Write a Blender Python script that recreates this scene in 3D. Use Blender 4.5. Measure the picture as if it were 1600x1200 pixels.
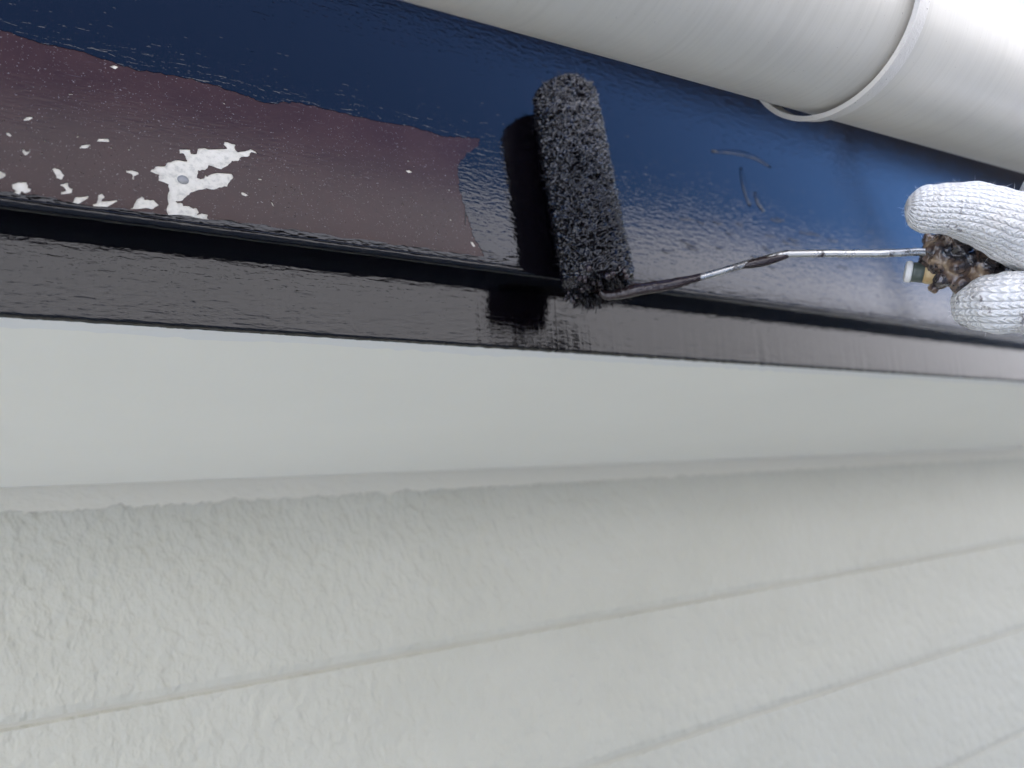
import bpy, bmesh, math, random
from mathutils import Vector, Matrix, noise
random.seed(7)
scn = bpy.context.scene
for o in list(bpy.data.objects): bpy.data.objects.remove(o)
COL = scn.collection

# ------------------------------------------------------------------ camera
F = 1200.0                                   # focal length in photo pixels (photo 1600 x 1200)
def norm(v): return v.normalized()
cX = norm(Vector((1800, -60, -F)))           # world X (along the eave) seen from the camera
cU = Vector((0, 1, 0)); cU = norm(cU - cU.dot(cX) * cX)
cW = cU.cross(cX)
TH = math.radians(22)
cZ = math.cos(TH) * cU + math.sin(TH) * cW   # world up
cY = cZ.cross(cX)                            # towards the house
D = 0.42                                     # camera to fascia, metres
CAM = Vector((0, -D, 0))
R = Matrix((cX, cY, cZ))                     # camera -> world
cam_d = bpy.data.cameras.new('camera'); cam = bpy.data.objects.new('camera', cam_d); COL.objects.link(cam)
cam.matrix_world = Matrix.Translation(CAM) @ R.to_4x4()
cam_d.sensor_width = 36; cam_d.lens = F / 1600 * 36
cam_d.clip_start = 0.01; cam_d.clip_end = 2000
cam_d.dof.use_dof = True; cam_d.dof.focus_distance = 0.50; cam_d.dof.aperture_fstop = 4.6
scn.camera = cam

# ------------------------------------------------------------------ sky, sun, exposure
SUN_EL, SUN_AZ = math.radians(47), math.radians(12)      # the sun stands behind the house
world = bpy.data.worlds.new('World'); scn.world = world; world.use_nodes = True
wn = world.node_tree.nodes; wl = world.node_tree.links
bg = wn['Background']
sky = wn.new('ShaderNodeTexSky'); sky.sky_type = 'NISHITA'; sky.sun_disc = False
sky.sun_elevation = SUN_EL; sky.sun_rotation = SUN_AZ
sky.air_density = 1.0; sky.dust_density = 0.0; sky.ozone_density = 10.0; sky.altitude = 1500
wl.new(sky.outputs[0], bg.inputs[0]); bg.inputs[1].default_value = 0.15
sd = bpy.data.lights.new('sun', 'SUN'); sun = bpy.data.objects.new('sun', sd); COL.objects.link(sun)
sd.energy = 5.0; sd.angle = math.radians(0.5); sd.color = (1, 0.95, 0.88)
sv = Vector((math.sin(SUN_AZ) * math.cos(SUN_EL), math.cos(SUN_AZ) * math.cos(SUN_EL), math.sin(SUN_EL)))
sun.rotation_euler = sv.to_track_quat('Z', 'Y').to_euler()
scn.view_settings.view_transform = 'Standard'; scn.view_settings.look = 'None'
scn.view_settings.gamma = 1; scn.view_settings.use_curve_mapping = False
scn.view_settings.exposure = 2.15
scn.render.engine = 'CYCLES'

# ------------------------------------------------------------------ helpers
def ray(x, y): return R @ Vector((x - 800, 600 - y, -F))
def on_y(x, y, Y=0.0):                        # photo pixel -> point on a plane parallel to the fascia
    d = ray(x, y); return CAM + d * ((Y - CAM.y) / d.y)
def at(x, y, depth): return CAM + ray(x, y) * (depth / F)
def slope(x, y): d = ray(x, y); return d.z / d.y

def tag(o, label=None, cat=None, group=None, kind=None):
    if label: o['label'] = label
    if cat: o['category'] = cat
    if group: o['group'] = group
    if kind: o['kind'] = kind
    return o
def empty(name, loc=(0, 0, 0)):
    o = bpy.data.objects.new(name, None); o.empty_display_size = 0.02; COL.objects.link(o); o.location = loc; return o
def link(name, me, mat, parent=None, smooth=False):
    o = bpy.data.objects.new(name, me); COL.objects.link(o)
    if mat: me.materials.append(mat)
    if smooth:
        for p in me.polygons: p.use_smooth = True
    if parent:
        o.parent = parent; o.matrix_parent_inverse = Matrix.Translation(-parent.location)
    return o
def pyd(name, vs, fs, mat, parent=None, smooth=False):
    me = bpy.data.meshes.new(name); me.from_pydata([tuple(v) for v in vs], [], fs); me.update()
    bm = bmesh.new(); bm.from_mesh(me); bmesh.ops.recalc_face_normals(bm, faces=bm.faces); bm.to_mesh(me); bm.free()
    return link(name, me, mat, parent, smooth)
def box(name, x0, x1, y0, y1, z0, z1, mat, parent=None, bevel=0):
    vs = [(x, y, z) for x in (x0, x1) for y in (y0, y1) for z in (z0, z1)]
    fs = [(0, 1, 3, 2), (4, 6, 7, 5), (0, 4, 5, 1), (2, 3, 7, 6), (0, 2, 6, 4), (1, 5, 7, 3)]
    o = pyd(name, vs, fs, mat, parent)
    if bevel:
        bm = bmesh.new(); bm.from_mesh(o.data)
        bmesh.ops.bevel(bm, geom=list(bm.edges), offset=bevel, segments=3, profile=0.5, affect='EDGES')
        bm.to_mesh(o.data); bm.free()
        for p in o.data.polygons: p.use_smooth = False
    return o
def prism(name, prof, xs, mat, parent=None, wob=0.0, smooth=False, seed=0.0):
    """closed (y,z) profile swept along x; wob = uneven edges"""
    vs = []; n = len(prof)
    for x in xs:
        for i, (y, z) in enumerate(prof):
            w = wob * noise.noise(Vector((x * 60 + seed, i * 3.1, 0))) + wob * .6 * noise.noise(Vector((x * 260 + seed, i * 1.7, 4)))
            vs.append((x, y + w, z + w))
    fs = []
    for k in range(len(xs) - 1):
        for i in range(n):
            j = (i + 1) % n
            fs.append((k * n + i, k * n + j, (k + 1) * n + j, (k + 1) * n + i))
    fs.append(tuple(range(n))); fs.append(tuple((len(xs) - 1) * n + i for i in range(n)))
    return pyd(name, vs, fs, mat, parent, smooth)
def xspan(x0, x1, fine0, fine1, step):
    out = [x0]; x = fine0
    while x < fine1:
        if x > x0 + 1e-5 and x < x1 - 1e-5: out.append(x)
        x += step
    out.append(x1); return sorted(set(out))
def jag(pts, amt, n=3, rnd=random):
    out = []
    for i, p in enumerate(pts):
        q = pts[(i + 1) % len(pts)]; out.append(p)
        L = math.hypot(q[0] - p[0], q[1] - p[1])
        for k in range(1, n):
            t = k / n
            a = min(amt, L * .1)
            out.append((p[0] + (q[0] - p[0]) * t + rnd.uniform(-a, a), p[1] + (q[1] - p[1]) * t + rnd.uniform(-a, a)))
    return out
def film(name, loops, y_front, thick, mat, parent=None, bevel=0.0, horizontal=False):
    """flat sheet with holes (even-odd), (x,z) loops; front faces -Y (or lies flat facing down)"""
    cu = bpy.data.curves.new(name, 'CURVE'); cu.dimensions = '2D'; cu.fill_mode = 'BOTH'
    cu.extrude = thick / 2; cu.bevel_depth = bevel; cu.bevel_resolution = 1; cu.offset = -bevel
    for lp in loops:
        s = cu.splines.new('POLY'); s.points.add(len(lp) - 1); s.use_cyclic_u = True
        for i, p in enumerate(lp): s.points[i].co = (p[0], p[1], 0, 1)
    t = bpy.data.objects.new('t', cu); COL.objects.link(t)
    bpy.context.view_layer.update()
    me = bpy.data.meshes.new_from_object(t.evaluated_get(bpy.context.evaluated_depsgraph_get()))
    bpy.data.objects.remove(t); me.name = name
    if horizontal: me.transform(Matrix.Translation((0, 0, y_front + thick / 2 + bevel)))
    else: me.transform(Matrix.Translation((0, y_front + thick / 2 + bevel, 0)) @ Matrix.Rotation(math.pi / 2, 4, 'X'))
    me.materials.clear(); me.update()
    return link(name, me, mat, parent)
def crom(pts, n):
    """Catmull-Rom through tuples -> n samples"""
    P = [Vector(p) for p in pts]; P = [P[0] * 2 - P[1]] + P + [P[-1] * 2 - P[-2]]
    out = []; m = len(P) - 3
    for k in range(n):
        u = k / (n - 1) * m; i = min(int(u), m - 1); t = u - i
        a, b, c, d = P[i:i + 4]
        out.append(.5 * ((2 * b) + (c - a) * t + (2 * a - 5 * b + 4 * c - d) * t * t + (3 * b - a - 3 * c + d) * t ** 3))
    return out
def loft(path, radii, seg=24, flat=1.0, up=Vector((0, 0, 1)), cap0=True, cap1=True, su=1.0, sv_=1.0, disp=None):
    """tube along path, returns verts, faces, uvs(per face corner)"""
    n = len(path); vs = []; fs = []; uv = []
    T = [norm(path[min(i + 1, n - 1)] - path[max(i - 1, 0)]) for i in range(n)]
    s = norm(T[0].cross(up)); L = 0; Ls = []
    for i in range(n):
        if i: L += (path[i] - path[i - 1]).length
        Ls.append(L)
        s = norm(s - s.dot(T[i]) * T[i]); b = T[i].cross(s)
        for k in range(seg):
            a = 2 * math.pi * k / seg
            d = s * math.cos(a) + b * math.sin(a) * flat
            r = radii[i]
            if disp: r += disp(path[i] + d * r, a)
            vs.append(path[i] + d * r)
    for i in range(n - 1):
        for k in range(seg):
            k2 = (k + 1) % seg
            fs.append((i * seg + k, i * seg + k2, (i + 1) * seg + k2, (i + 1) * seg + k))
            uv.append([(k * su, Ls[i] * sv_), ((k + 1) * su, Ls[i] * sv_), ((k + 1) * su, Ls[i + 1] * sv_), (k * su, Ls[i + 1] * sv_)])
    if cap0: fs.append(tuple(range(seg))[::-1]); uv.append([(k * su, 0) for k in range(seg)][::-1])
    if cap1: fs.append(tuple((n - 1) * seg + k for k in range(seg))); uv.append([(k * su, L * sv_) for k in range(seg)])
    return vs, fs, uv
def lofts(name, parts, mat, parent=None, smooth=True):
    V = []; Fc = []; U = []
    for vs, fs, uv in parts:
        o = len(V); V += vs; Fc += [tuple(i + o for i in f) for f in fs]; U += uv
    me = bpy.data.meshes.new(name); me.from_pydata([tuple(v) for v in V], [], Fc)
    ul = me.uv_layers.new(name='UVMap'); k = 0
    for f in U:
        for c in f: ul.data[k].uv = c; k += 1
    me.update()
    return link(name, me, mat, parent, smooth)

# ------------------------------------------------------------------ materials
class MB:
    def __init__(s, name, col=(.5, .5, .5), rough=.5, ior=1.5, metal=0.0, coat=0.0):
        s.m = bpy.data.materials.new(name); s.m.use_nodes = True
        s.n = s.m.node_tree.nodes; s.l = s.m.node_tree.links; s.b = s.n['Principled BSDF']
        s.b.inputs['Base Color'].default_value = (*col, 1); s.b.inputs['Roughness'].default_value = rough
        s.b.inputs['IOR'].default_value = ior; s.b.inputs['Metallic'].default_value = metal
        s.b.inputs['Coat Weight'].default_value = coat; s.b.inputs['Coat Roughness'].default_value = .05
        s.tc = s.n.new('ShaderNodeTexCoord'); s.h = None
    def set(s, k, v): 
        if hasattr(v, 'node'): s.l.new(v, s.b.inputs[k])
        else: s.b.inputs[k].default_value = v
        return s
    def co(s, scale=(1, 1, 1), rot=(0, 0, 0), src='Object', loc=(0, 0, 0)):
        m = s.n.new('ShaderNodeMapping'); s.l.new(s.tc.outputs[src], m.inputs[0])
        m.inputs['Scale'].default_value = scale; m.inputs['Rotation'].default_value = rot; m.inputs['Location'].default_value = loc
        return m.outputs[0]
    def noise(s, co, scale=1, detail=2, rough=.5, dist=0.0):
        n = s.n.new('ShaderNodeTexNoise'); s.l.new(co, n.inputs['Vector'])
        n.inputs['Scale'].default_value = scale; n.inputs['Detail'].default_value = detail
        n.inputs['Roughness'].default_value = rough; n.inputs['Distortion'].default_value = dist
        return n.outputs['Fac']
    def voro(s, co, scale=1, feature='F1'):
        n = s.n.new('ShaderNodeTexVoronoi'); s.l.new(co, n.inputs['Vector']); n.inputs['Scale'].default_value = scale; n.feature = feature
        return n.outputs['Distance']
    def ramp(s, v, stops):
        r = s.n.new('ShaderNodeValToRGB'); s.l.new(v, r.inputs[0]); e = r.color_ramp.elements
        while len(e) < len(stops): e.new(.5)
        for i, (p, c) in enumerate(stops):
            e[i].position = p; e[i].color = (*c, 1) if isinstance(c, tuple) else (c, c, c, 1)
        return r.outputs[0]
    def math(s, op, a, b=0.0, c=None):
        m = s.n.new('ShaderNodeMath'); m.operation = op
        for i, v in enumerate((a, b, c)):
            if v is None: continue
            if hasattr(v, 'node'): s.l.new(v, m.inputs[i])
            else: m.inputs[i].default_value = v
        return m.outputs[0]
    def mix(s, fac, a, b):
        m = s.n.new('ShaderNodeMix'); m.data_type = 'RGBA'
        for i, v in ((0, fac), (6, a), (7, b)):
            if hasattr(v, 'node'): s.l.new(v, m.inputs[i])
            else: m.inputs[i].default_value = v if i == 0 else (*v, 1)
        return m.outputs[2]
    def bump(s, h, dist, strength=1.0):
        b = s.n.new('ShaderNodeBump'); b.inputs['Distance'].default_value = dist; b.inputs['Strength'].default_value = strength
        s.l.new(h, b.inputs['Height'])
        if s.h: s.l.new(s.h, b.inputs['Normal'])
        s.h = b.outputs[0]; s.l.new(s.h, s.b.inputs['Normal'])
        return s

CHOC = (.0021, .0015, .0024)
# freshly rolled gloss paint on the tall board: rippled skin
w = MB('wet_gloss_paint', CHOC, .015, 1.39); 
w.bump(w.noise(w.co((70, 70, 300), (0, math.radians(9), 0)), 1, 2, .45, .6), .00017)
w.bump(w.noise(w.co((230, 230, 360)), 1, 2, .5), .00014)
WET = w.m
w = MB('wet_brushed_paint', CHOC, .02, 1.43); 
w.bump(w.noise(w.co((45, 330, 330)), 1, 3, .5, .3), .00020)
w.bump(w.noise(w.co((150, 380, 380)), 1, 3, .55), .00019)
WETB = w.m
w = MB('old_satin_paint', (.075, .047, .05), .14, 1.27)
n1 = w.noise(w.co((14, 14, 20)), 1, 5, .65); n2 = w.noise(w.co((900, 900, 900)), 1, 2, .6)
c = w.mix(w.ramp(n1, [(.35, 0.), (.7, 1.)]), (.034, .0150, .0122), (.046, .0210, .0170))
c = w.mix(w.ramp(n2, [(.67, 0.), (.73, .8)]), c, (.26, .23, .22))
st = w.noise(w.co((60, 60, 900), (0, math.radians(-12), 0)), 1, 2, .5)
c = w.mix(w.ramp(st, [(.68, 0.), (.74, .22)]), c, (.2, .18, .18))
w.set('Base Color', c).set('Roughness', w.ramp(n1, [(.3, .12), (.7, .17)]))
w.bump(w.noise(w.co((120, 120, 500)), 1, 3), .00006)
OLD = w.m
w = MB('bare_primer_white', (.74, .74, .70), .7)
w.set('Base Color', w.ramp(w.noise(w.co((260, 260, 260)), 1, 4, .65), [(.3, (.46, .42, .34)), (.5, (.68, .625, .51)), (.75, (.76, .70, .59))]))
w.bump(w.noise(w.co((500, 500, 500)), 1, 3), .0002)
PRIMER = w.m
w = MB('nail_zinc', (.30, .29, .27), .55, metal=.5); w.bump(w.noise(w.co((900, 900, 900)), 1, 3), .0003); NAIL = w.m
w = MB('soffit_paint', (.70, .70, .655), .42)
w.set('Base Color', w.ramp(w.noise(w.co((3, 5, 5)), 1, 4, .6), [(.3, (.80, .77, .655)), (.7, (.83, .80, .685))]))
w.bump(w.noise(w.co((220, 90, 220)), 1, 3), .00012)
SOFFIT = w.m
w = MB('white_sealant', (.75, .735, .67), .5); w.bump(w.noise(w.co((150, 300, 300)), 1, 3), .0004); SEAL = w.m
w = MB('cream_sealant', (.58, .55, .455), .6); w.bump(w.noise(w.co((110, 110, 160)), 1, 3), .0012); SEALC = w.m
w = MB('stucco_siding_paint', (.70, .70, .665), .55)
w.set('Base Color', w.ramp(w.noise(w.co((6, 6, 9)), 1, 4, .6), [(.3, (.445, .43, .35)), (.7, (.475, .46, .38))]))
w.bump(w.noise(w.co((85, 85, 60), (0, math.radians(25), 0)), 1, 2, .5, .1), .0050)
w.bump(w.noise(w.co((300, 300, 220)), 1, 2, .5), .0006)
STUCCO = w.m
w = MB('joint_paint', (.44, .42, .345), .6); GROOVE = w.m
w = MB('gutter_pvc', (.80, .79, .76), .33, 1.5)
g1 = w.noise(w.co((260, 6, 6), (0, 0, 0)), 1, 4, .6)      # hoop-wise grime streaks
g2 = w.noise(w.co((8, 30, 30)), 1, 4, .6); g3 = w.noise(w.co((700, 700, 700)), 1, 1)
c = w.mix(w.ramp(g1, [(.45, 0.), (.74, .42)]), (.51, .49, .435), (.39, .37, .32))
c = w.mix(w.ramp(g2, [(.45, 0.), (.8, .25)]), c, (.43, .425, .40))
c = w.mix(w.ramp(g3, [(.76, 0.), (.80, .8)]), c, (.25, .22, .2))
w.set('Base Color', c).bump(g1, .00012)
PVC = w.m
w = MB('bracket_white', (.80, .80, .83), .38)
g3 = w.noise(w.co((420, 420, 420)), 1, 3, .7)
w.set('Base Color', w.mix(w.ramp(g3, [(.66, 0.), (.72, .9)]), (.55, .53, .49), (.16, .14, .12))); w.bump(g3, .0003)
BRK = w.m
w = MB('wet_nap', (.0050, .0038, .0052), .12, 1.5, coat=.2); w.bump(w.noise(w.co((700, 700, 700)), 1, 2), .0003); NAP = w.m
w = MB('steel_rod', (.45, .45, .44), .4, metal=1.0)
g = w.noise(w.co((90, 90, 90), loc=(3, 0, 0)), 1, 5, .65)
msk = w.ramp(g, [(.54, 0.), (.66, 1.)])
w.set('Base Color', w.mix(msk, (.42, .42, .41), (.03, .022, .024))).set('Metallic', w.math('SUBTRACT', 1.0, msk)).set('Roughness', w.ramp(g, [(.4, .42), (.6, .2)]))
w.bump(g, .0004)
ROD = w.m
w = MB('paint_clot', (.022, .014, .015), .14, 1.5); w.bump(w.noise(w.co((420, 420, 420)), 1, 2), .0006); CLOT = w.m
w = MB('caked_handle', (.05, .04, .04), .12, 1.5, coat=.6)
g = w.noise(w.co((70, 70, 70)), 1, 4, .55, .4)
w.set('Base Color', w.ramp(g, [(.34, (.010, .009, .013)), (.45, (.03, .023, .024)), (.53, (.11, .07, .05)), (.66, (.30, .22, .14))]))
w.bump(w.noise(w.co((300, 300, 300)), 1, 3), .0006)
CAKE = w.m
w = MB('handle_tan', (.42, .30, .14), .45)
w.set('Base Color', w.ramp(w.noise(w.co((160, 160, 160)), 1, 3), [(.4, (.38, .26, .12)), (.6, (.5, .38, .2))])); TAN = w.m
w = MB('ferrule_dark', (.06, .075, .06), .35); DARKF = w.m
w = MB('ferrule_white', (.7, .69, .65), .5); WHITEF = w.m
# knitted cotton: columns of V stitches laid out by UV (1 unit = 1 stitch)
w = MB('knit_cotton', (.80, .80, .82), .9)
sp = w.n.new('ShaderNodeSeparateXYZ'); w.l.new(w.tc.outputs['UV'], sp.inputs[0])
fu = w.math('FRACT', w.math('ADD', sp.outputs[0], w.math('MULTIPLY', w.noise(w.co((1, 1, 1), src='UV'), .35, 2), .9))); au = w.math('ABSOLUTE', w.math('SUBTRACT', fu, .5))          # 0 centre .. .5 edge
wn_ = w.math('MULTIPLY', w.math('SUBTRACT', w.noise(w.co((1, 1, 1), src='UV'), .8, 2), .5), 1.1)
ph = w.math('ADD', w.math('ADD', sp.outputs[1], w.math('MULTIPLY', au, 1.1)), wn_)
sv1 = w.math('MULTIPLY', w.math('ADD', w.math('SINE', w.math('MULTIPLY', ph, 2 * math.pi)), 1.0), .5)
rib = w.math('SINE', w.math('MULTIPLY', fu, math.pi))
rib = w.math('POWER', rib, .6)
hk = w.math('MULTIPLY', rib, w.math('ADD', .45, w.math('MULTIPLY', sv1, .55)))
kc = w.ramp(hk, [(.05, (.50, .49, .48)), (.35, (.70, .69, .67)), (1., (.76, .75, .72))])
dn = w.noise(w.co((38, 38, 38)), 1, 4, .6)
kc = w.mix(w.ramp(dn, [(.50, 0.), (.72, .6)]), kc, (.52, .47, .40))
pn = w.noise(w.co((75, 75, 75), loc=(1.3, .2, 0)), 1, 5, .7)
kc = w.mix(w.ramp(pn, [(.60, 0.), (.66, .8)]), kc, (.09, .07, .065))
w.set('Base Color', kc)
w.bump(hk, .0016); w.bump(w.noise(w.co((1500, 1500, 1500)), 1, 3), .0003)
w.set('Sheen Weight', .3)
KNIT = w.m
w = MB('cotton_fuzz', (.84, .84, .84), .9); FUZZ = w.m
w = MB('work_sleeve', (.20, .22, .26), .85); w.bump(w.noise(w.co((900, 900, 900)), 1, 2), .0005); SLEEVE = w.m
w = MB('roof_slate', (.09, .09, .1), .7); w.bump(w.noise(w.co((200, 200, 200)), 1, 3), .001); SLATE = w.m
w = MB('concrete', (.36, .35, .33), .85)
w.set('Base Color', w.ramp(w.noise(w.co((1, 1, 1)), .8, 6, .6), [(.3, (.20, .195, .18)), (.7, (.27, .26, .24))])); CONC = w.m
w = MB('steel_pole', (.55, .56, .57), .4, metal=.8); POLE = w.m
w = MB('scaffold_mesh', (.74, .74, .78), .7)
tr = w.n.new('ShaderNodeBsdfTranslucent'); tr.inputs[0].default_value = (.72, .71, .69, 1)
mx = w.n.new('ShaderNodeMixShader'); mx.inputs[0].default_value = .13
w.l.new(w.b.outputs[0], mx.inputs[1]); w.l.new(tr.outputs[0], mx.inputs[2]); w.l.new(mx.outputs[0], w.n['Material Output'].inputs[0])
w.bump(w.noise(w.co((1.2, 1, .5)), 2, 3), .03)
SHEET = w.m

# ------------------------------------------------------------------ levels read off the parallel lines of the eave
zA = .655 * D; zA = sum(on_y(*p).z for p in ((0, 312), (600, 386), (1040, 455), (1600, 525))) / 4 - .0035
yB = sum(zA / slope(*p) for p in ((0, 367), (375, 406), (1000, 477), (1319, 513))) / 4 - D
TILT = .0115                                 # the lower moulding leans back towards its foot
zC = sum(slope(*p) * (D + yB + TILT) for p in ((0, 487), (600, 532), (840, 548), (1200, 570), (1600, 592))) / 5
zS = zC + .002
yW = (zS / slope(680, 735) + zS / slope(1600, 700)) / 2 - D
X0, X1 = -1.6, 6.0
zTop = .99

# ------------------------------------------------------------------ ground
GZ = -4.6
g = pyd('ground', [(-400, -400, GZ), (400, -400, GZ), (400, 400, GZ), (-400, 400, GZ)], [(0, 1, 2, 3)], CONC)
tag(g, 'pale concrete yard far below the eave', kind='structure')

# ------------------------------------------------------------------ siding wall
wall = tag(empty('siding_wall', (1, yW, zS - 1)), 'off-white stucco siding wall in wide horizontal boards under the soffit', 'wall')
box('backing', X0, X1, yW + .003, yW + .15, GZ, zS + .2, GROOVE, wall)
zs1 = (slope(680, 980) + slope(1600, 860)) / 2 * (D + yW)
zs2 = (slope(1000, 1165) + slope(1600, 985)) / 2 * (D + yW)
pitch = zs1 - zs2
def siding(z0, z1):
    prof = [(yW + .02, z0), (yW + .0024, z0), (yW, z0 + .007), (yW, z1 - .003), (yW + .0024, z1), (yW + .02, z1)]
    return prism('siding_board', prof, [X0, X1], STUCCO, wall)
gw = .0016
siding(zs1 + gw, zS + .05)
zt = zs1
for i in range(9):
    siding(zt - pitch + gw, zt - gw); zt -= pitch
prism('lower_cladding', [(yW + .03, GZ), (yW, GZ), (yW, zt - gw), (yW + .03, zt - gw)], [X0, X1], STUCCO, wall)

# ------------------------------------------------------------------ soffit
sof = tag(empty('soffit', (1, (yB + yW) / 2, zS)), 'smooth off-white soffit board between the fascia and the siding wall', 'soffit')
box('soffit_panel', X0, X1, yB + .014, yW + .03, zS, zS + .012, SOFFIT, sof)
rnd = random.Random(3)
def wavy(x0, x1, n, base, amp, f1, f2, seed):
    out = []
    for i in range(n + 1):
        x = x0 + (x1 - x0) * i / n
        out.append((x, base + amp * noise.noise(Vector((x * f1, seed, 0))) + amp * .7 * noise.noise(Vector((x * f2, seed + 9, 3)))))
    return out
# brushed sealant band along the front edge of the soffit
film('sealant', [wavy(-.6, 1.3, 700, yB + .031, .005, 14, 90, 2) + [(1.3, yB + .0152), (-.6, yB + .0152)]], zS - .0009, .0006, SEAL, sof, .00015, True)
# caulked joint where the soffit meets the siding
hC = (slope(680, 735) - slope(680, 768)) * (D + yW) * .9
lo = wavy(-.8, 3.0, 2600, zS - hC, .0045, 45, 240, 5)
film('joint_sealant', [lo + [(3.0, zS), (-.8, zS)]], yW - .0018, .0008, SEALC, sof, .0004)

# ------------------------------------------------------------------ roof edge above the fascia
roof = tag(empty('roof', (1, 1, zTop + .2)), 'dark slate roof edge above the brown fascia', 'roof')
sl = math.tan(math.radians(17)); yE = -.30
def zRoof(y): return .90 + (y - yE) * sl
vs = [(x, y, zRoof(y) + dz) for x in (X0, X1) for y in (yE, 4.0) for dz in (0, .035)]
pyd('roof_deck', vs, [(0, 1, 3, 2), (4, 6, 7, 5), (0, 4, 5, 1), (2, 3, 7, 6), (0, 2, 6, 4), (1, 5, 7, 3)], SLATE, roof)

# ------------------------------------------------------------------ fascia
fas = tag(empty('fascia_board', (1, 0, zA)), 'dark brown fascia board half covered in wet gloss paint, white patches on the left', 'fascia')
YS, YO = .0012, .0006
board = box('board', X0, X1, YS, .032, zA + .006, zTop, PRIMER, fas)
# wet lip and underside of the tall board
lip = []
r = .0045
for k in range(7):
    a = math.pi / 2 * k / 6
    lip.append((r - r * math.cos(a) - .0001, zA + r - r * math.sin(a)))
bead = .012
lip = [(YS + .003, zA + .0055), (-.0002, zA + .0055)] + lip + [(yB + .012, zA), (yB + .012, zA + .012)]
prism('painted_lip', lip, xspan(X0, X1, -.5, 1.3, .002), WETB, fas, .0001, True, 1)
# lower trim in lengths that butt together
xj = on_y(880, 515, yB).x; xj2 = on_y(1562, 570, yB).x
def trim(x0, x1, dy, tilt, seed):
    r = .0014
    pr = [(yB + .016, zA + .004), (yB + dy, zA + .004), (yB + dy + TILT, zC + r), (yB + dy + TILT + r * .3, zC + r * .3), (yB + dy + TILT + r, zC), (yB + .016, zC)]
    xs = xspan(x0, x1, max(x0, -.5), min(x1, 1.3), .002)
    o = prism('lower_trim', pr, xs, WETB, fas, .0, False, seed)
    for v in o.data.vertices:
        if v.co.z < zC + .003: v.co.z += .0006 * noise.noise(Vector((v.co.x * 120, seed, 0))) + .0003 * noise.noise(Vector((v.co.x * 420, seed, 2)))
    for v in o.data.vertices: v.co.y += (v.co.x - x0) * tilt
    return o
trim(X0, xj, 0, 0, 3); trim(xj - .0006, xj2, -.0003, .0006, 11); trim(xj2 - .0006, X1, .0003, 0, 19)

film('paint_overlap', [wavy(-.6, 1.4, 2400, yB + .0174, .0018, 80, 600, 21) + [(1.4, yB + .0152), (-.6, yB + .0152)]], zS - .0008, .0003, WETB, fas, 0, True)
def fz(x, y, Y=0.0): p = on_y(x, y, Y); return (p.x, p.z)
def z667(pts, ox, oy): return [(ox + a / 6.667, oy + b / 6.667) for a, b in pts]
main = [(235,580),(290,525),(390,520),(420,480),(500,455),(620,470),(600,420),(580,392),(535,390),(545,342),(650,348),(660,390),(720,390),(730,340),(800,330),(850,345),(950,340),(1035,340),(1000,300),(1008,265),(1120,292),(1118,340),(1150,375),(1220,365),(1280,340),(1330,365),(1370,400),(1340,390),(1290,378),(1250,425),(1180,430),(1150,470),(1085,468),(1040,520),(975,558),(930,545),(840,515),(830,545),(800,565),(730,568),(722,640),(760,655),(800,645),(805,600),(830,630),(880,600),(960,590),(1080,598),(1100,640),(1060,690),(1035,738),(960,745),(900,768),(820,755),(710,780),(650,800),(600,850),(545,890),(500,890),(520,905),(570,905),(580,935),(640,935),(680,960),(715,955),(740,1000),(725,1030),(770,1010),(835,1025),(830,1065),(868,1090),(860,1125),(835,1142),(740,1125),(600,1110),(500,1095),(410,1080),(425,1040),(402,985),(425,920),(415,850),(435,780),(425,715),(320,675),(330,615)]
pZ1 = [main, [(20,970),(60,945),(95,870),(155,830),(175,870),(270,870),(325,930),(265,970),(185,960)], [(1180,800),(1200,790),(1270,830),(1230,840),(1190,825)], [(1485,880),(1510,905),(1535,960),(1505,930)], [(1360,650),(1395,650),(1395,670),(1362,668)], [(1200,1155),(1235,1158),(1235,1172),(1205,1170)], [(220,1040),(235,1020),(240,1030),(228,1046)]]
pZ2 = [[(245,170),(275,140),(340,140),(340,160),(300,180),(250,185)], [(60,305),(85,297),(125,335),(110,350),(70,330)], [(230,475),(255,475),(275,500),(320,480),(310,510),(265,545),(235,515)], [(-20,700),(50,725),(55,760),(10,785),(-20,790)],
 [(130,840),(190,820),(280,820),(290,880),(325,890),(320,915),(265,940),(225,920),(200,955),(80,970),(70,950),(165,920),(130,880)], [(535,680),(575,670),(625,690),(675,750),(640,800),(590,780),(565,720)], [(630,840),(710,825),(720,870),(765,890),(750,935),(640,950),(635,920),(690,910),(665,875),(630,860)],
 [(750,1040),(790,975),(925,960),(920,990),(770,1080)], [(965,1050),(1010,1040),(1030,950),(1070,940),(1090,970),(1060,1020),(1220,1005),(1225,1025),(1130,1075),(1080,1105),(975,1095)], [(830,455),(860,435),(940,425),(940,445),(900,470),(835,475)], [(1010,400),(1030,365),(1130,365),(1145,405)], [(1315,695),(1380,695),(1440,715),(1445,745),(1400,760),(1395,800),(1380,795),(1380,745),(1320,725)], [(1190,1108),(1240,1098),(1245,1108),(1200,1122)], [(1505,72),(1518,58),(1514,74)]]
holes = [z667(p, 200, 180) for p in pZ1] + [z667(p, 0, 160) for p in pZ2]
holes += [[(170.5,102.5),(179,100),(186,103),(180,107)], [(634,265.5),(640,264.5),(646,268),(639,269.5)], [(700,295),(704,295),(703,298)], [(703,343),(706,341),(706,345)], [(735,377),(740,377),(744,384),(740,385)], [(683,363),(685,362),(686,366)], [(348,160),(351,159),(353,163)], [(107,145),(114,145),(114,147),(108,147)]]
NH = len(holes)
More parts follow.
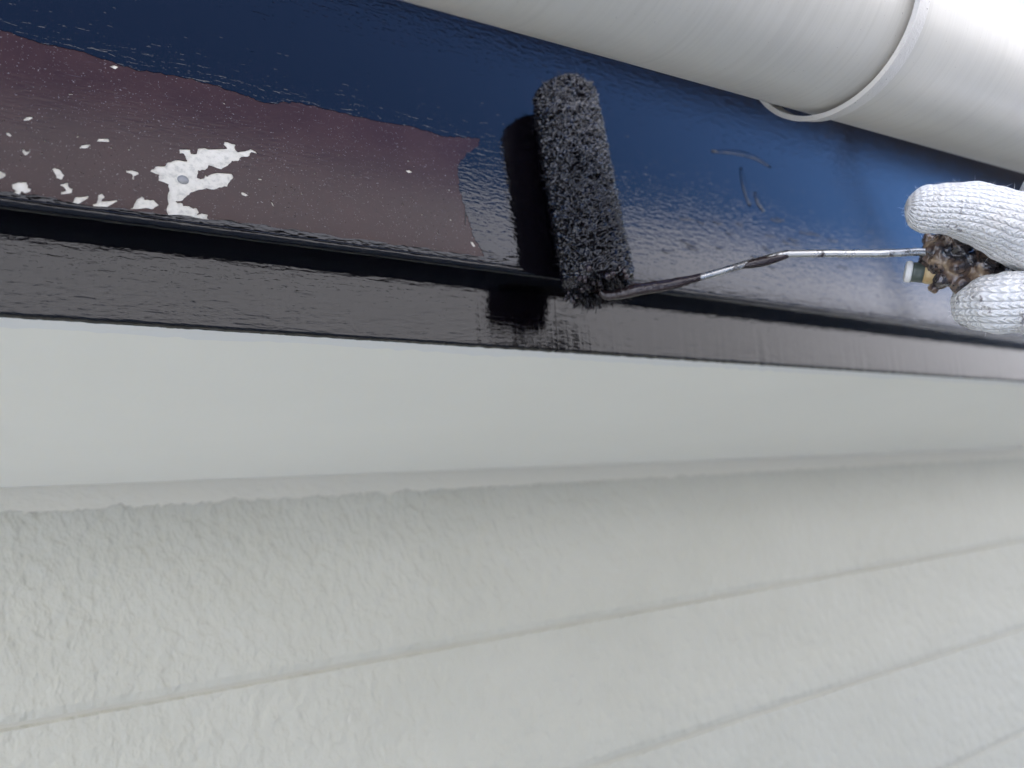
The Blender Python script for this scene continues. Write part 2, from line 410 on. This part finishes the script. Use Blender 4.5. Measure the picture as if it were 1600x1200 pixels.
for k in range(330):
    x = rnd.uniform(0, 735); y = 300 + .13 * x - (rnd.random() ** 1.2) * 150 + rnd.uniform(-8, 50)
    if x > 700 and y < 260: continue
    if y > 290 + .127 * x: y -= 60
    s = rnd.uniform(.6, 1.1) if rnd.random() < .85 else rnd.uniform(1.1, 2.4)
    a = rnd.uniform(0, math.pi); e = rnd.uniform(.25, .8)
    inside = 225 < x < 420 and 205 < y < 360
    if inside: continue
    holes.append([(x + s * math.cos(t + a) * rnd.uniform(.7, 1.2), y + s * e * math.sin(t + a)) for t in (0, 1.5, 3, 4.6)])
old_edge = [(-700, -150), (0, 46), (60, 66), (130, 80), (210, 108), (300, 122), (375, 146), (412, 160), (470, 160), (560, 182), (650, 199), (700, 214), (742, 215), (751, 218), (747, 228), (728, 240), (716, 258), (716, 275), (719, 300), (727, 325), (735, 352), (742, 372), (752, 390), (757, 400)]
low = [(640, 385), (520, 368), (400, 350), (280, 335), (150, 322), (60, 305), (0, 299), (-700, 200)]
old_poly = jag([fz(*p) for p in old_edge + low], .0010, 9, rnd)
hl = [jag([(a, max(b, zA + .0046)) for a, b in [fz(*p) for p in h]], .0004, 3, rnd) if len(h) > 4 else [(a, max(b, zA + .0046)) for a, b in [fz(*p) for p in h]] for h in holes]
def bb(l): return min(a for a, b in l), max(a for a, b in l), min(b for a, b in l), max(b for a, b in l)
keep = hl[:NH]
for h in hl[NH:]:
    a = bb(h)
    if a[2] < zA + .004: continue
    if all(a[1] + .0004 < b[0] or b[1] + .0004 < a[0] or a[3] + .0004 < b[2] or b[3] + .0004 < a[2] for b in map(bb, keep)): keep.append(h)
hl = keep
big = [(fz(-800, -300)[0], zTop - .01), (fz(800, 100)[0], zTop - .01), (fz(800, 100)[0], zA + .0035), (fz(-800, 100)[0], zA + .0035)]
film('old_paint', [big] + hl, YO, YS - YO, OLD, fas)
# wet film: everything but the old patch
outer = [(X0, zA + .0045), (X1, zA + .0045), (X1, zTop - .002), (X0, zTop - .002)]
wetp = film('wet_paint', [outer, old_poly], 0.0003, .0001, WET, fas, .00004)
nc = on_y(286, 281, YS)
bm = bmesh.new(); bmesh.ops.create_uvsphere(bm, u_segments=20, v_segments=12, radius=1)
for v in bm.verts:
    v.co = Vector((v.co.x * .0034, v.co.y * .0011 + .0001 * noise.noise(v.co * 3), v.co.z * .0032)) + nc
me = bpy.data.meshes.new('nail_head'); bm.to_mesh(me); bm.free(); link('nail_head', me, NAIL, board, True)
# thick paint runs and ridges in the fresh coat
def run(pxs, r0):
    pts = crom([on_y(x, y, -.0001) for x, y in pxs], 14)
    rad = [r0 * (.35 + .65 * math.sin(math.pi * (i + .5) / 14)) for i in range(14)]
    vs, fs, uv = loft(pts, rad, 10, 1, Vector((0, 1, 0)))
    for v in vs: v.y = -.0001 + (v.y + .0001) * .09
    return lofts('paint_run', [(vs, fs, uv)], WET, wetp)
run([(1112, 236), (1150, 238), (1180, 246), (1205, 262)], .0030)
run([(1158, 262), (1163, 290), (1172, 322)], .0036); run([(1180, 300), (1187, 318), (1195, 330)], .0044)
for k in range(26):
    x = rnd.uniform(1030, 1330); y = rnd.uniform(320, 400) + (x - 1030) * .1
    run([(x, y), (x + rnd.uniform(6, 12), y + rnd.uniform(1, 5)), (x + rnd.uniform(12, 20), y + rnd.uniform(0, 6))], rnd.uniform(.0010, .0020))

# ------------------------------------------------------------------ rain gutter
RG = .063
def gut_axis(px, py, yg):             # axis point at distance yg so that the lower silhouette meets the pixel
    s = slope(px, py); yr = yg + D
    return Vector((on_y(px, py, yg).x, yg, s * yr + RG * math.sqrt(1 + s * s)))
GA = gut_axis(640, 9, -.205); GB = gut_axis(1600, 285, -.225)
gd = norm(GB - GA); gh = norm(Vector((0, 0, 1)).cross(gd)); gv = gd.cross(gh)   # along, towards house, up
gut = tag(empty('rain_gutter', GA), 'off-white half-round plastic rain gutter running in front of the brown fascia', 'gutter')
def gp(t, y, z): return GA + gd * t + gh * y + gv * z
def gutter_len(name, t0, t1, Rr, mat, thick=.0025, n=44, parent=gut):
    prof = [(-Rr, .012)] + [(Rr * math.cos(math.pi + math.pi * k / n), Rr * math.sin(math.pi + math.pi * k / n)) for k in range(n + 1)]
    q = (Rr - thick) / Rr
    inn = [(y * q, z * q) for y, z in reversed(prof[1:])]
    pts = prof + [(Rr, .004), (Rr - .007, .005), (Rr - .007, .001)] + inn[1:-1] + [(-Rr + .007, .006), (-Rr + .008, .011), (-Rr + .006, .014), (-Rr + .002, .014)]
    m = len(pts)
    vs = [gp(t, y, z) for t in (t0, t1) for y, z in pts]
    fs = [(i, (i + 1) % m, m + (i + 1) % m, m + i) for i in range(m)] + [tuple(range(m))[::-1], tuple(range(m, 2 * m))]
    o = pyd(name, vs, fs, mat, parent, True)
    o.data.set_sharp_from_angle(angle=math.radians(40))
    return o
tB = (GB - GA).length
gutter_len('gutter_length', -1.15, tB + 2.2, RG, PVC)
# hoop band slung round the gutter
th_ = (gut_axis(1262, 193, -.215) - GA).dot(gd) + .078
br = tag(empty('gutter_band', gp(th_, 0, 0)), 'white hoop band with dark specks slung round the gutter', 'band')
RH = RG + .0035
def hoop(r0, r1, t0, t1, mat, name, parent):
    n = 64; vs = []; pr = [(r0, t0), (r1, t0), (r1, t1), (r0, t1)]; fs = []
    for k in range(n + 1):
        a = math.pi * .99 + math.pi * 1.03 * k / n      # from the front rim, round below, to the back
        for rr_, tt in pr: vs.append(gp(th_ + tt, rr_ * math.cos(a), rr_ * math.sin(a)))
    for k in range(n):
        for i in range(4): fs.append((4 * k + i, 4 * k + (i + 1) % 4, 4 * k + 4 + (i + 1) % 4, 4 * k + 4 + i))
    fs += [(0, 1, 2, 3), (4 * n, 4 * n + 1, 4 * n + 2, 4 * n + 3)]
    o = pyd(name, vs, fs, mat, parent, True)
    o.data.set_sharp_from_angle(angle=math.radians(35))
    return o
strap = hoop(RH, RH + .0024, -.004, .0065, BRK, 'strap', br)
hoop(RH + .0004, RH + .0040, -.0066, -.0042, BRK, 'flange', strap)
for ts in (-1.0, tB + .75, tB + 1.7):                     # hangers from the roof deck, outside the view
    a0 = gp(ts, 0, .002)
    box('hanger', a0.x - .009, a0.x + .009, a0.y - .002, a0.y + .002, a0.z + .004, zRoof(a0.y) + .004, BRK, gut)
    box('cross_bar', a0.x - .009, a0.x + .009, a0.y - RG + .001, a0.y + RG - .001, a0.z - .002, a0.z + .003, BRK, gut)
# closed end of the gutter, left of the view
n = 44; ring_ = [(RG + .002) * Vector((math.cos(math.pi + math.pi * k / n), math.sin(math.pi + math.pi * k / n))) for k in range(n + 1)] + [Vector((RG + .002, .008)), Vector((-RG - .002, .014))]
vs = [gp(tt, q.x, q.y) for tt in (-1.156, -1.148) for q in ring_]; m = len(ring_)
pyd('end_cap', vs, [(i, (i + 1) % m, m + (i + 1) % m, m + i) for i in range(m)] + [tuple(range(m))[::-1], tuple(range(m, 2 * m))], PVC, gut)

# ------------------------------------------------------------------ paint roller
RR = .0276; yR = -.0262
pb = on_y(937, 452, yR); pt = on_y(899, 152, yR)
pt = Vector((pb.x + (pt.x - pb.x) * .55, yR, pt.z))
ro = tag(empty('paint_roller', pb), 'paint roller with shaggy sleeve soaked in dark paint on a bent steel rod', 'paint roller')
ax = norm(pt - pb); LR = (pt - pb).length
s1 = norm(ax.cross(Vector((0, 1, 0)))); s2 = ax.cross(s1)
def napr(p, a):
    q = p * 1000
    wv = noise.noise_vector(q * .22) * 1.2
    c1 = noise.noise(q * .10); r1 = 1 - abs(noise.noise(q * .15 + wv * .7 + Vector((5, 0, 0)))) * 2.4; r2 = 1 - abs(noise.noise(q * .33 + wv * .8)) * 2.4
    return .0010 * c1 + .0026 * r1 + .0021 * r2 + .0005 * noise.noise(q * 1.1)
nseg, nl = 230, 460
path = [pb + ax * LR * i / (nl - 1) for i in range(nl)]
rad = []
for i in range(nl):
    t = i / (nl - 1) * LR; e = min(t, LR - t)
    rad.append(RR - .0030 - (.006 * max(0, 1 - e / .007) ** 2))
parts = [loft(path, rad, nseg, 1, Vector((0, 1, 0)), False, False, disp=napr)]
core = lofts('sleeve', parts, NAP, ro)
# matted tufts
V = []; Fc = []
def tuft(base, d, ln, w_, bend):
    t = norm(d.cross(Vector((random.random(), random.random(), random.random())))); u = d.cross(t)
    o = len(V); N = 4
    for k in range(N + 1):
        q = k / N; c = base + d * ln * q + bend * (q * q * ln); ww = w_ * (1 - .55 * q) if k < N else w_ * .12
        for j in range(3):
            an = 2.094 * j + q; V.append(c + (t * math.cos(an) + u * math.sin(an)) * ww)
    for k in range(N):
        for j in range(3):
            a = o + 3 * k + j; b = o + 3 * k + (j + 1) % 3; Fc.append((a, b, b + 3, a + 3))
rr = random.Random(11)
for i in range(2600):
    a = rr.uniform(0, 2 * math.pi); t = rr.uniform(-.001, LR + .001); rd = RR - .0035
    e = min(t, LR - t); shrink = .006 * max(0, 1 - max(e, 0) / .006) ** 2
    d0 = s1 * math.cos(a) + s2 * math.sin(a); base = pb + ax * t + d0 * (rd - shrink)
    cl = noise.noise_vector(base * 240) * 1.5                       # clumps lean together
    end = (-ax if t < LR / 2 else ax) * (.9 if e < .004 else 0)
    d = norm(d0 + cl * .9 + end + Vector((rr.uniform(-.35, .35), rr.uniform(-.35, .35), rr.uniform(-.35, .35))))
    bend = norm(cl + Vector((rr.uniform(-1, 1), rr.uniform(-1, 1), rr.uniform(-1, 1)))) * .9
    tuft(base, d, rr.uniform(.0028, .0056), rr.uniform(.00016, .00042), bend)
for i in range(900):                                          # ragged wet fringe round the lower end
    a = rr.uniform(0, 2 * math.pi); d0 = s1 * math.cos(a) + s2 * math.sin(a); base = pb + ax * rr.uniform(0, .003) + d0 * rr.uniform(.009, RR - .005)
    d = norm(-ax * rr.uniform(.3, 1.2) + d0 * rr.uniform(-.2, .8) + noise.noise_vector(base * 200) * .5)
    tuft(base, d, rr.uniform(.004, .009), rr.uniform(.0004, .0009), noise.noise_vector(base * 400))
nap = pyd('nap', V, Fc, NAP, core, True); nap['kind'] = 'stuff'
for sgn, nm in ((0, 'end_cap'), (1, 'end_cap')):
    c0 = pb + ax * (.003 if not sgn else LR - .003)
    vs, fs, uv = loft([c0, c0 + ax * .002], [.0135, .0135], 28, 1, Vector((0, 1, 0)))
    lofts(nm, [(vs, fs, uv)], CLOT, ro, False)
# wet clots hanging on the lower rim
bm = bmesh.new()
for i in range(110):
    a = rr.uniform(0, 2 * math.pi); d0 = s1 * math.cos(a) + s2 * math.sin(a)
    p = pb + ax * rr.uniform(-.003, .008) + d0 * rr.uniform(.014, RR + .0005); s = rr.uniform(.0009, .0029)
    bmesh.ops.create_icosphere(bm, subdivisions=2, radius=s, matrix=Matrix.Translation(p) @ Matrix.Diagonal((1, 1, rr.uniform(.7, 1.5), 1)))
for v in bm.verts: v.co += noise.noise_vector(v.co * 500) * .0005
me = bpy.data.meshes.new('paint_clots'); bm.to_mesh(me); bm.free(); o = link('paint_clots', me, CLOT, core, True); o['kind'] = 'stuff'
# bent rod from the lower end to the handle
k0 = pb - ax * .004
HS = 1.34                                    # the hand is nearer to the roller than to the lens
dR = (pb - CAM).dot(R @ Vector((0, 0, -1)))
def ad(x, y): return at(x, y, dR + (.388 * HS - dR) * (x - 940) / 580)       # on the line from roller to handle
rodp = crom([pb + ax * .03, pb + ax * .006, k0 + Vector((.006, -.001, -.001)), ad(1000, 452), ad(1050, 444), ad(1092, 434), ad(1165, 413), ad(1222, 398), ad(1240, 396.5), ad(1300, 396), ad(1380, 396), ad(1450, 394), ad(1520, 404)], 130)
rrad = [.0027 + .00018 * noise.noise(p * 120) for p in rodp]
rod = lofts('rod', [loft(rodp, rrad, 14, 1, Vector((0, 0, 1)), disp=lambda p, a: .0002 * noise.noise(p * 420))], ROD, ro)
# paint dried and dripping on the rod
pp = crom([pb + ax * .004, k0 + Vector((.006, -.001, -.001)), ad(1000, 452), ad(1050, 444), ad(1098, 432)], 40)
lofts('rod_paint', [loft(pp, [.0025 + .0022 * math.sin(math.pi * min(1, i / 39)) ** .6 + .0006 * noise.noise(p * 150) for i, p in enumerate(pp)], 16)], CLOT, rod)
pp = crom([ad(1150, 417), ad(1195, 408), ad(1232, 398)], 24)
lofts('rod_paint', [loft(pp, [.0021 + .0015 * math.sin(math.pi * i / 23) + .0004 * noise.noise(p * 200) for i, p in enumerate(pp)], 14)], CLOT, rod)
# caked handle
hp = crom([at(1440, 392, .402 * HS), at(1466, 397, .399 * HS), at(1500, 405, .396 * HS), at(1550, 414, .394 * HS), at(1640, 432, .390 * HS), at(1760, 458, .384 * HS), at(1900, 490, .378 * HS)], 110)
def hr(i):
    t = i / 109
    return HS * (.0055 + .0075 * min(1, t / .16) ** .8 - .001 * math.sin(9 * t))
handle = lofts('handle', [loft(hp, [hr(i) for i in range(110)], 60, 1, Vector((0, 0, 1)), disp=lambda p, a: .0022 * noise.noise(p * 130) + .0016 * noise.noise(p * 330) + .0008 * noise.noise(p * 800))], CAKE, ro)
bm = bmesh.new()
for (x, y, dp, s) in [(1484, 369, .390, .0060), (1460, 386, .396, .0042), (1502, 385, .386, .0042), (1516, 402, .384, .0044), (1470, 404, .392, .0046), (1494, 416, .387, .0050), (1474, 436, .391, .0046), (1500, 444, .389, .0052), (1530, 440, .386, .0050), (1556, 432, .384, .0046), (1452, 373, .398, .0034), (1540, 416, .382, .0046), (1458, 450, .395, .0030), (1520, 456, .390, .0036), (1580, 424, .382, .0046)]:
    bmesh.ops.create_icosphere(bm, subdivisions=4, radius=s * HS, matrix=Matrix.Translation(at(x, y, dp * HS)))
for v in bm.verts: v.co += noise.noise_vector(v.co * 110) * .0026 + noise.noise_vector(v.co * 300) * .0006
me = bpy.data.meshes.new('paint_lumps'); bm.to_mesh(me); bm.free()
vs, fs, uv = loft(hp[:60], [hr(i) for i in range(60)], 40, 1, Vector((0, 0, 1)))
bm = bmesh.new(); bm.from_mesh(me); off = [bm.verts.new(v) for v in vs]
for f in fs: bm.faces.new([off[i] for i in f])
bm.to_mesh(me); bm.free()
tmp = bpy.data.objects.new('t', me); COL.objects.link(tmp)
md = tmp.modifiers.new('r', 'REMESH'); md.mode = 'VOXEL'; md.voxel_size = .0008
md = tmp.modifiers.new('s', 'SMOOTH'); md.factor = .5; md.iterations = 14
bpy.context.view_layer.update()
me2 = bpy.data.meshes.new_from_object(tmp.evaluated_get(bpy.context.evaluated_depsgraph_get())); bpy.data.objects.remove(tmp)
me2.name = 'caked_paint'; me2.materials.clear()
nrms = [v.normal.copy() for v in me2.vertices]
for v, nv in zip(me2.vertices, nrms): v.co += nv * (.0009 * noise.noise(v.co * 260) + .0005 * noise.noise(v.co * 620))
link('caked_paint', me2, CAKE, handle, True)
st0, st1 = at(1414, 424, .405 * HS), at(1480, 430, .398 * HS)
sdv = st1 - st0
def ring(a, b, r_, mat, nm):
    vs, fs, uv = loft([st0 + sdv * (a + (b - a) * k / 6) for k in range(7)], [r_ * (.88 if k in (0, 6) else 1) for k in range(7)], 24, disp=lambda p, an: .0004 * noise.noise(p * 300))
    lofts(nm, [(vs, fs, uv)], mat, ro)
ring(0, .16, .0056 * HS, WHITEF, 'ferrule_rim'); ring(.14, .46, .0052 * HS, DARKF, 'ferrule'); ring(.44, 1.0, .0056 * HS, TAN, 'collar')

# ------------------------------------------------------------------ gloved hand
per = tag(empty('person', at(1760, 430, .38 * HS)), 'hand in white knitted cotton glove gripping the roller handle at the right edge', 'person')
WALE, STI = .0036 * HS, .0025 * HS
def finger(pts, rads, seg=64, n=70, flat=1.0, up=Vector((0, 0, 1))):
    """pts from root to tip; rounded tip"""
    P4 = crom([Vector((*p, )).to_4d() if False else Vector((p.x, p.y, p.z, q)) for p, q in zip(pts, rads)], n)
    path = [Vector(p[:3]) for p in P4]; rad = [p[3] for p in P4]
    tipd = norm(path[-1] - path[-2]); rt = rad[-1]
    for k in range(1, 11):
        a = math.pi / 2 * k / 10; path.append(path[n - 1] + tipd * rt * math.sin(a) * .9); rad.append(max(rt * math.cos(a), .0004))
    circ = 2 * math.pi * sum(rad) / len(rad); nw = max(8, round(circ / WALE))
    return loft(path, rad, seg, flat, up, True, True, nw / seg, 1 / STI, disp=lambda p, a: +.0022 * noise.noise(p * 48) + .0009 * noise.noise(p * 130) + .0003 * noise.noise(p * 300))
def m_(px, d): return px * d * HS / F
thumb = finger([at(1800, 400, .385 * HS), at(1700, 388, .378 * HS), at(1640, 372, .372 * HS), at(1585, 353, .368 * HS), at(1540, 338, .366 * HS), at(1495, 328, .367 * HS), at(1450, 325, .370 * HS)],
               [m_(86, .385), m_(74, .378), m_(64, .372), m_(55, .368), m_(48, .366), m_(42, .367), m_(36, .370)])
index = finger([at(1790, 505, .352 * HS), at(1700, 490, .358 * HS), at(1620, 474, .366 * HS), at(1560, 474, .376 * HS), at(1530, 474, .392 * HS), at(1545, 462, .412 * HS), at(1610, 448, .420 * HS)],
               [m_(62, .352), m_(56, .358), m_(50, .366), m_(46, .376), m_(40, .392), m_(38, .412), m_(36, .42)])
middle = finger([at(1860, 580, .350 * HS), at(1800, 590, .352 * HS), at(1730, 586, .360 * HS), at(1700, 560, .378 * HS), at(1665, 505, .402 * HS), at(1720, 485, .412 * HS)],
                [m_(62, .35), m_(56, .352), m_(50, .36), m_(46, .378), m_(42, .402), m_(38, .412)])
ring_f = finger([at(1930, 610, .350 * HS), at(1860, 620, .352 * HS), at(1785, 612, .360 * HS), at(1755, 590, .378 * HS), at(1770, 545, .400 * HS), at(1820, 520, .408 * HS)],
                [m_(58, .35), m_(52, .352), m_(46, .36), m_(44, .378), m_(40, .40), m_(36, .408)])
little = finger([at(1990, 640, .352 * HS), at(1930, 656, .354 * HS), at(1870, 650, .362 * HS), at(1845, 628, .378 * HS), at(1860, 592, .396 * HS), at(1900, 570, .402 * HS)],
                [m_(50, .352), m_(44, .354), m_(40, .362), m_(38, .378), m_(35, .396), m_(32, .402)])
back = finger([at(1985, 520, .385 * HS), at(1880, 470, .385 * HS), at(1780, 410, .388 * HS), at(1690, 322, .395 * HS), at(1650, 300, .402 * HS)],
              [m_(110, .385), m_(118, .385), m_(105, .388), m_(70, .395), m_(52, .402)])
palm = finger([at(2120, 610, .372 * HS), at(2010, 560, .372 * HS), at(1900, 520, .366 * HS), at(1810, 500, .362 * HS)],
              [m_(88, .372), m_(110, .372), m_(118, .366), m_(84, .362)], flat=.8)
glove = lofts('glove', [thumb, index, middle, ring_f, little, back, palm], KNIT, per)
wr = at(2120, 610, .372 * HS); el = at(3000, 1150, .34 * HS)
cuffp = [wr + (el - wr) * t for t in (-.04, 0, .04, .08, .12)]
lofts('cuff', [loft(cuffp, [HS * q for q in (.029, .031, .032, .033, .034)], 64, .85, Vector((0, 0, 1)), True, True, 56 / 64, 400)], KNIT, per)
slp = [wr + (el - wr) * (.08 + .92 * k / 20) for k in range(21)]
lofts('sleeve', [loft(slp, [.050 + .016 * k / 20 + .0015 * math.sin(k * 1.9) for k in range(21)], 40, .9, disp=lambda p, a: .003 * noise.noise(p * 30))], SLEEVE, per)
# stray cotton fibres
V = []; Fc = []
for (vs, fs, uv), cnt in ((thumb, 420), (index, 120), (back, 120)):
    for i in range(cnt):
        f = fs[rr.randrange(len(fs) - 2)]; p = (vs[f[0]] + vs[f[2]]) / 2
        nrm = norm((vs[f[1]] - vs[f[0]]).cross(vs[f[3]] - vs[f[0]]) + Vector((0, 0, 1e-9)))
        c = Vector((0, 0, 0))
        d = norm(nrm * rr.choice((1, 1)) + Vector((rr.uniform(-1, 1), rr.uniform(-1, 1), rr.uniform(-1, 1))) * .9)
        tuft(p, d, rr.uniform(.001, .0034), .00006, Vector((rr.uniform(-1, 1), rr.uniform(-1, 1), rr.uniform(-1, 1))) * .7)
fz_ = pyd('fuzz', V, Fc, FUZZ, glove, True); fz_['kind'] = 'stuff'

# ------------------------------------------------------------------ scaffold screen seen as the pale reflection in the wet paint
yS = -1.05
zST = (slope(720, 310) + slope(1250, 388)) / 2 * (D - yS)
scf = tag(empty('scaffold_screen', (1, yS, GZ)), 'pale mesh sheet on scaffold poles, mirrored in the wet fascia paint', 'scaffold')
nx, nz = 160, 40; vs = []; fs = []
for i in range(nx + 1):
    for k in range(nz + 1):
        x = -5 + 16 * i / nx; z = GZ + .05 + (zST - GZ - .05) * k / nz
        vs.append((x, yS + .03 * noise.noise(Vector((x * 1.1, z * .6, 0))) + .01 * math.sin(x * 7), z))
for i in range(nx):
    for k in range(nz):
        a = i * (nz + 1) + k; fs.append((a, a + 1, a + nz + 2, a + nz + 1))
pyd('mesh_sheet', vs, fs, SHEET, scf, True)
for i in range(9):
    x = -4.9 + 1.95 * i
    v, f, u = loft([Vector((x, yS - .09, GZ)), Vector((x, yS - .09, zST + .05))], [.024, .024], 16); lofts('upright', [(v, f, u)], POLE, scf)
for z in (zST - .05, zST - 1.9, zST - 3.7):
    v, f, u = loft([Vector((-5, yS - .14, z)), Vector((11, yS - .14, z))], [.024, .024], 16); lofts('ledger', [(v, f, u)], POLE, scf)
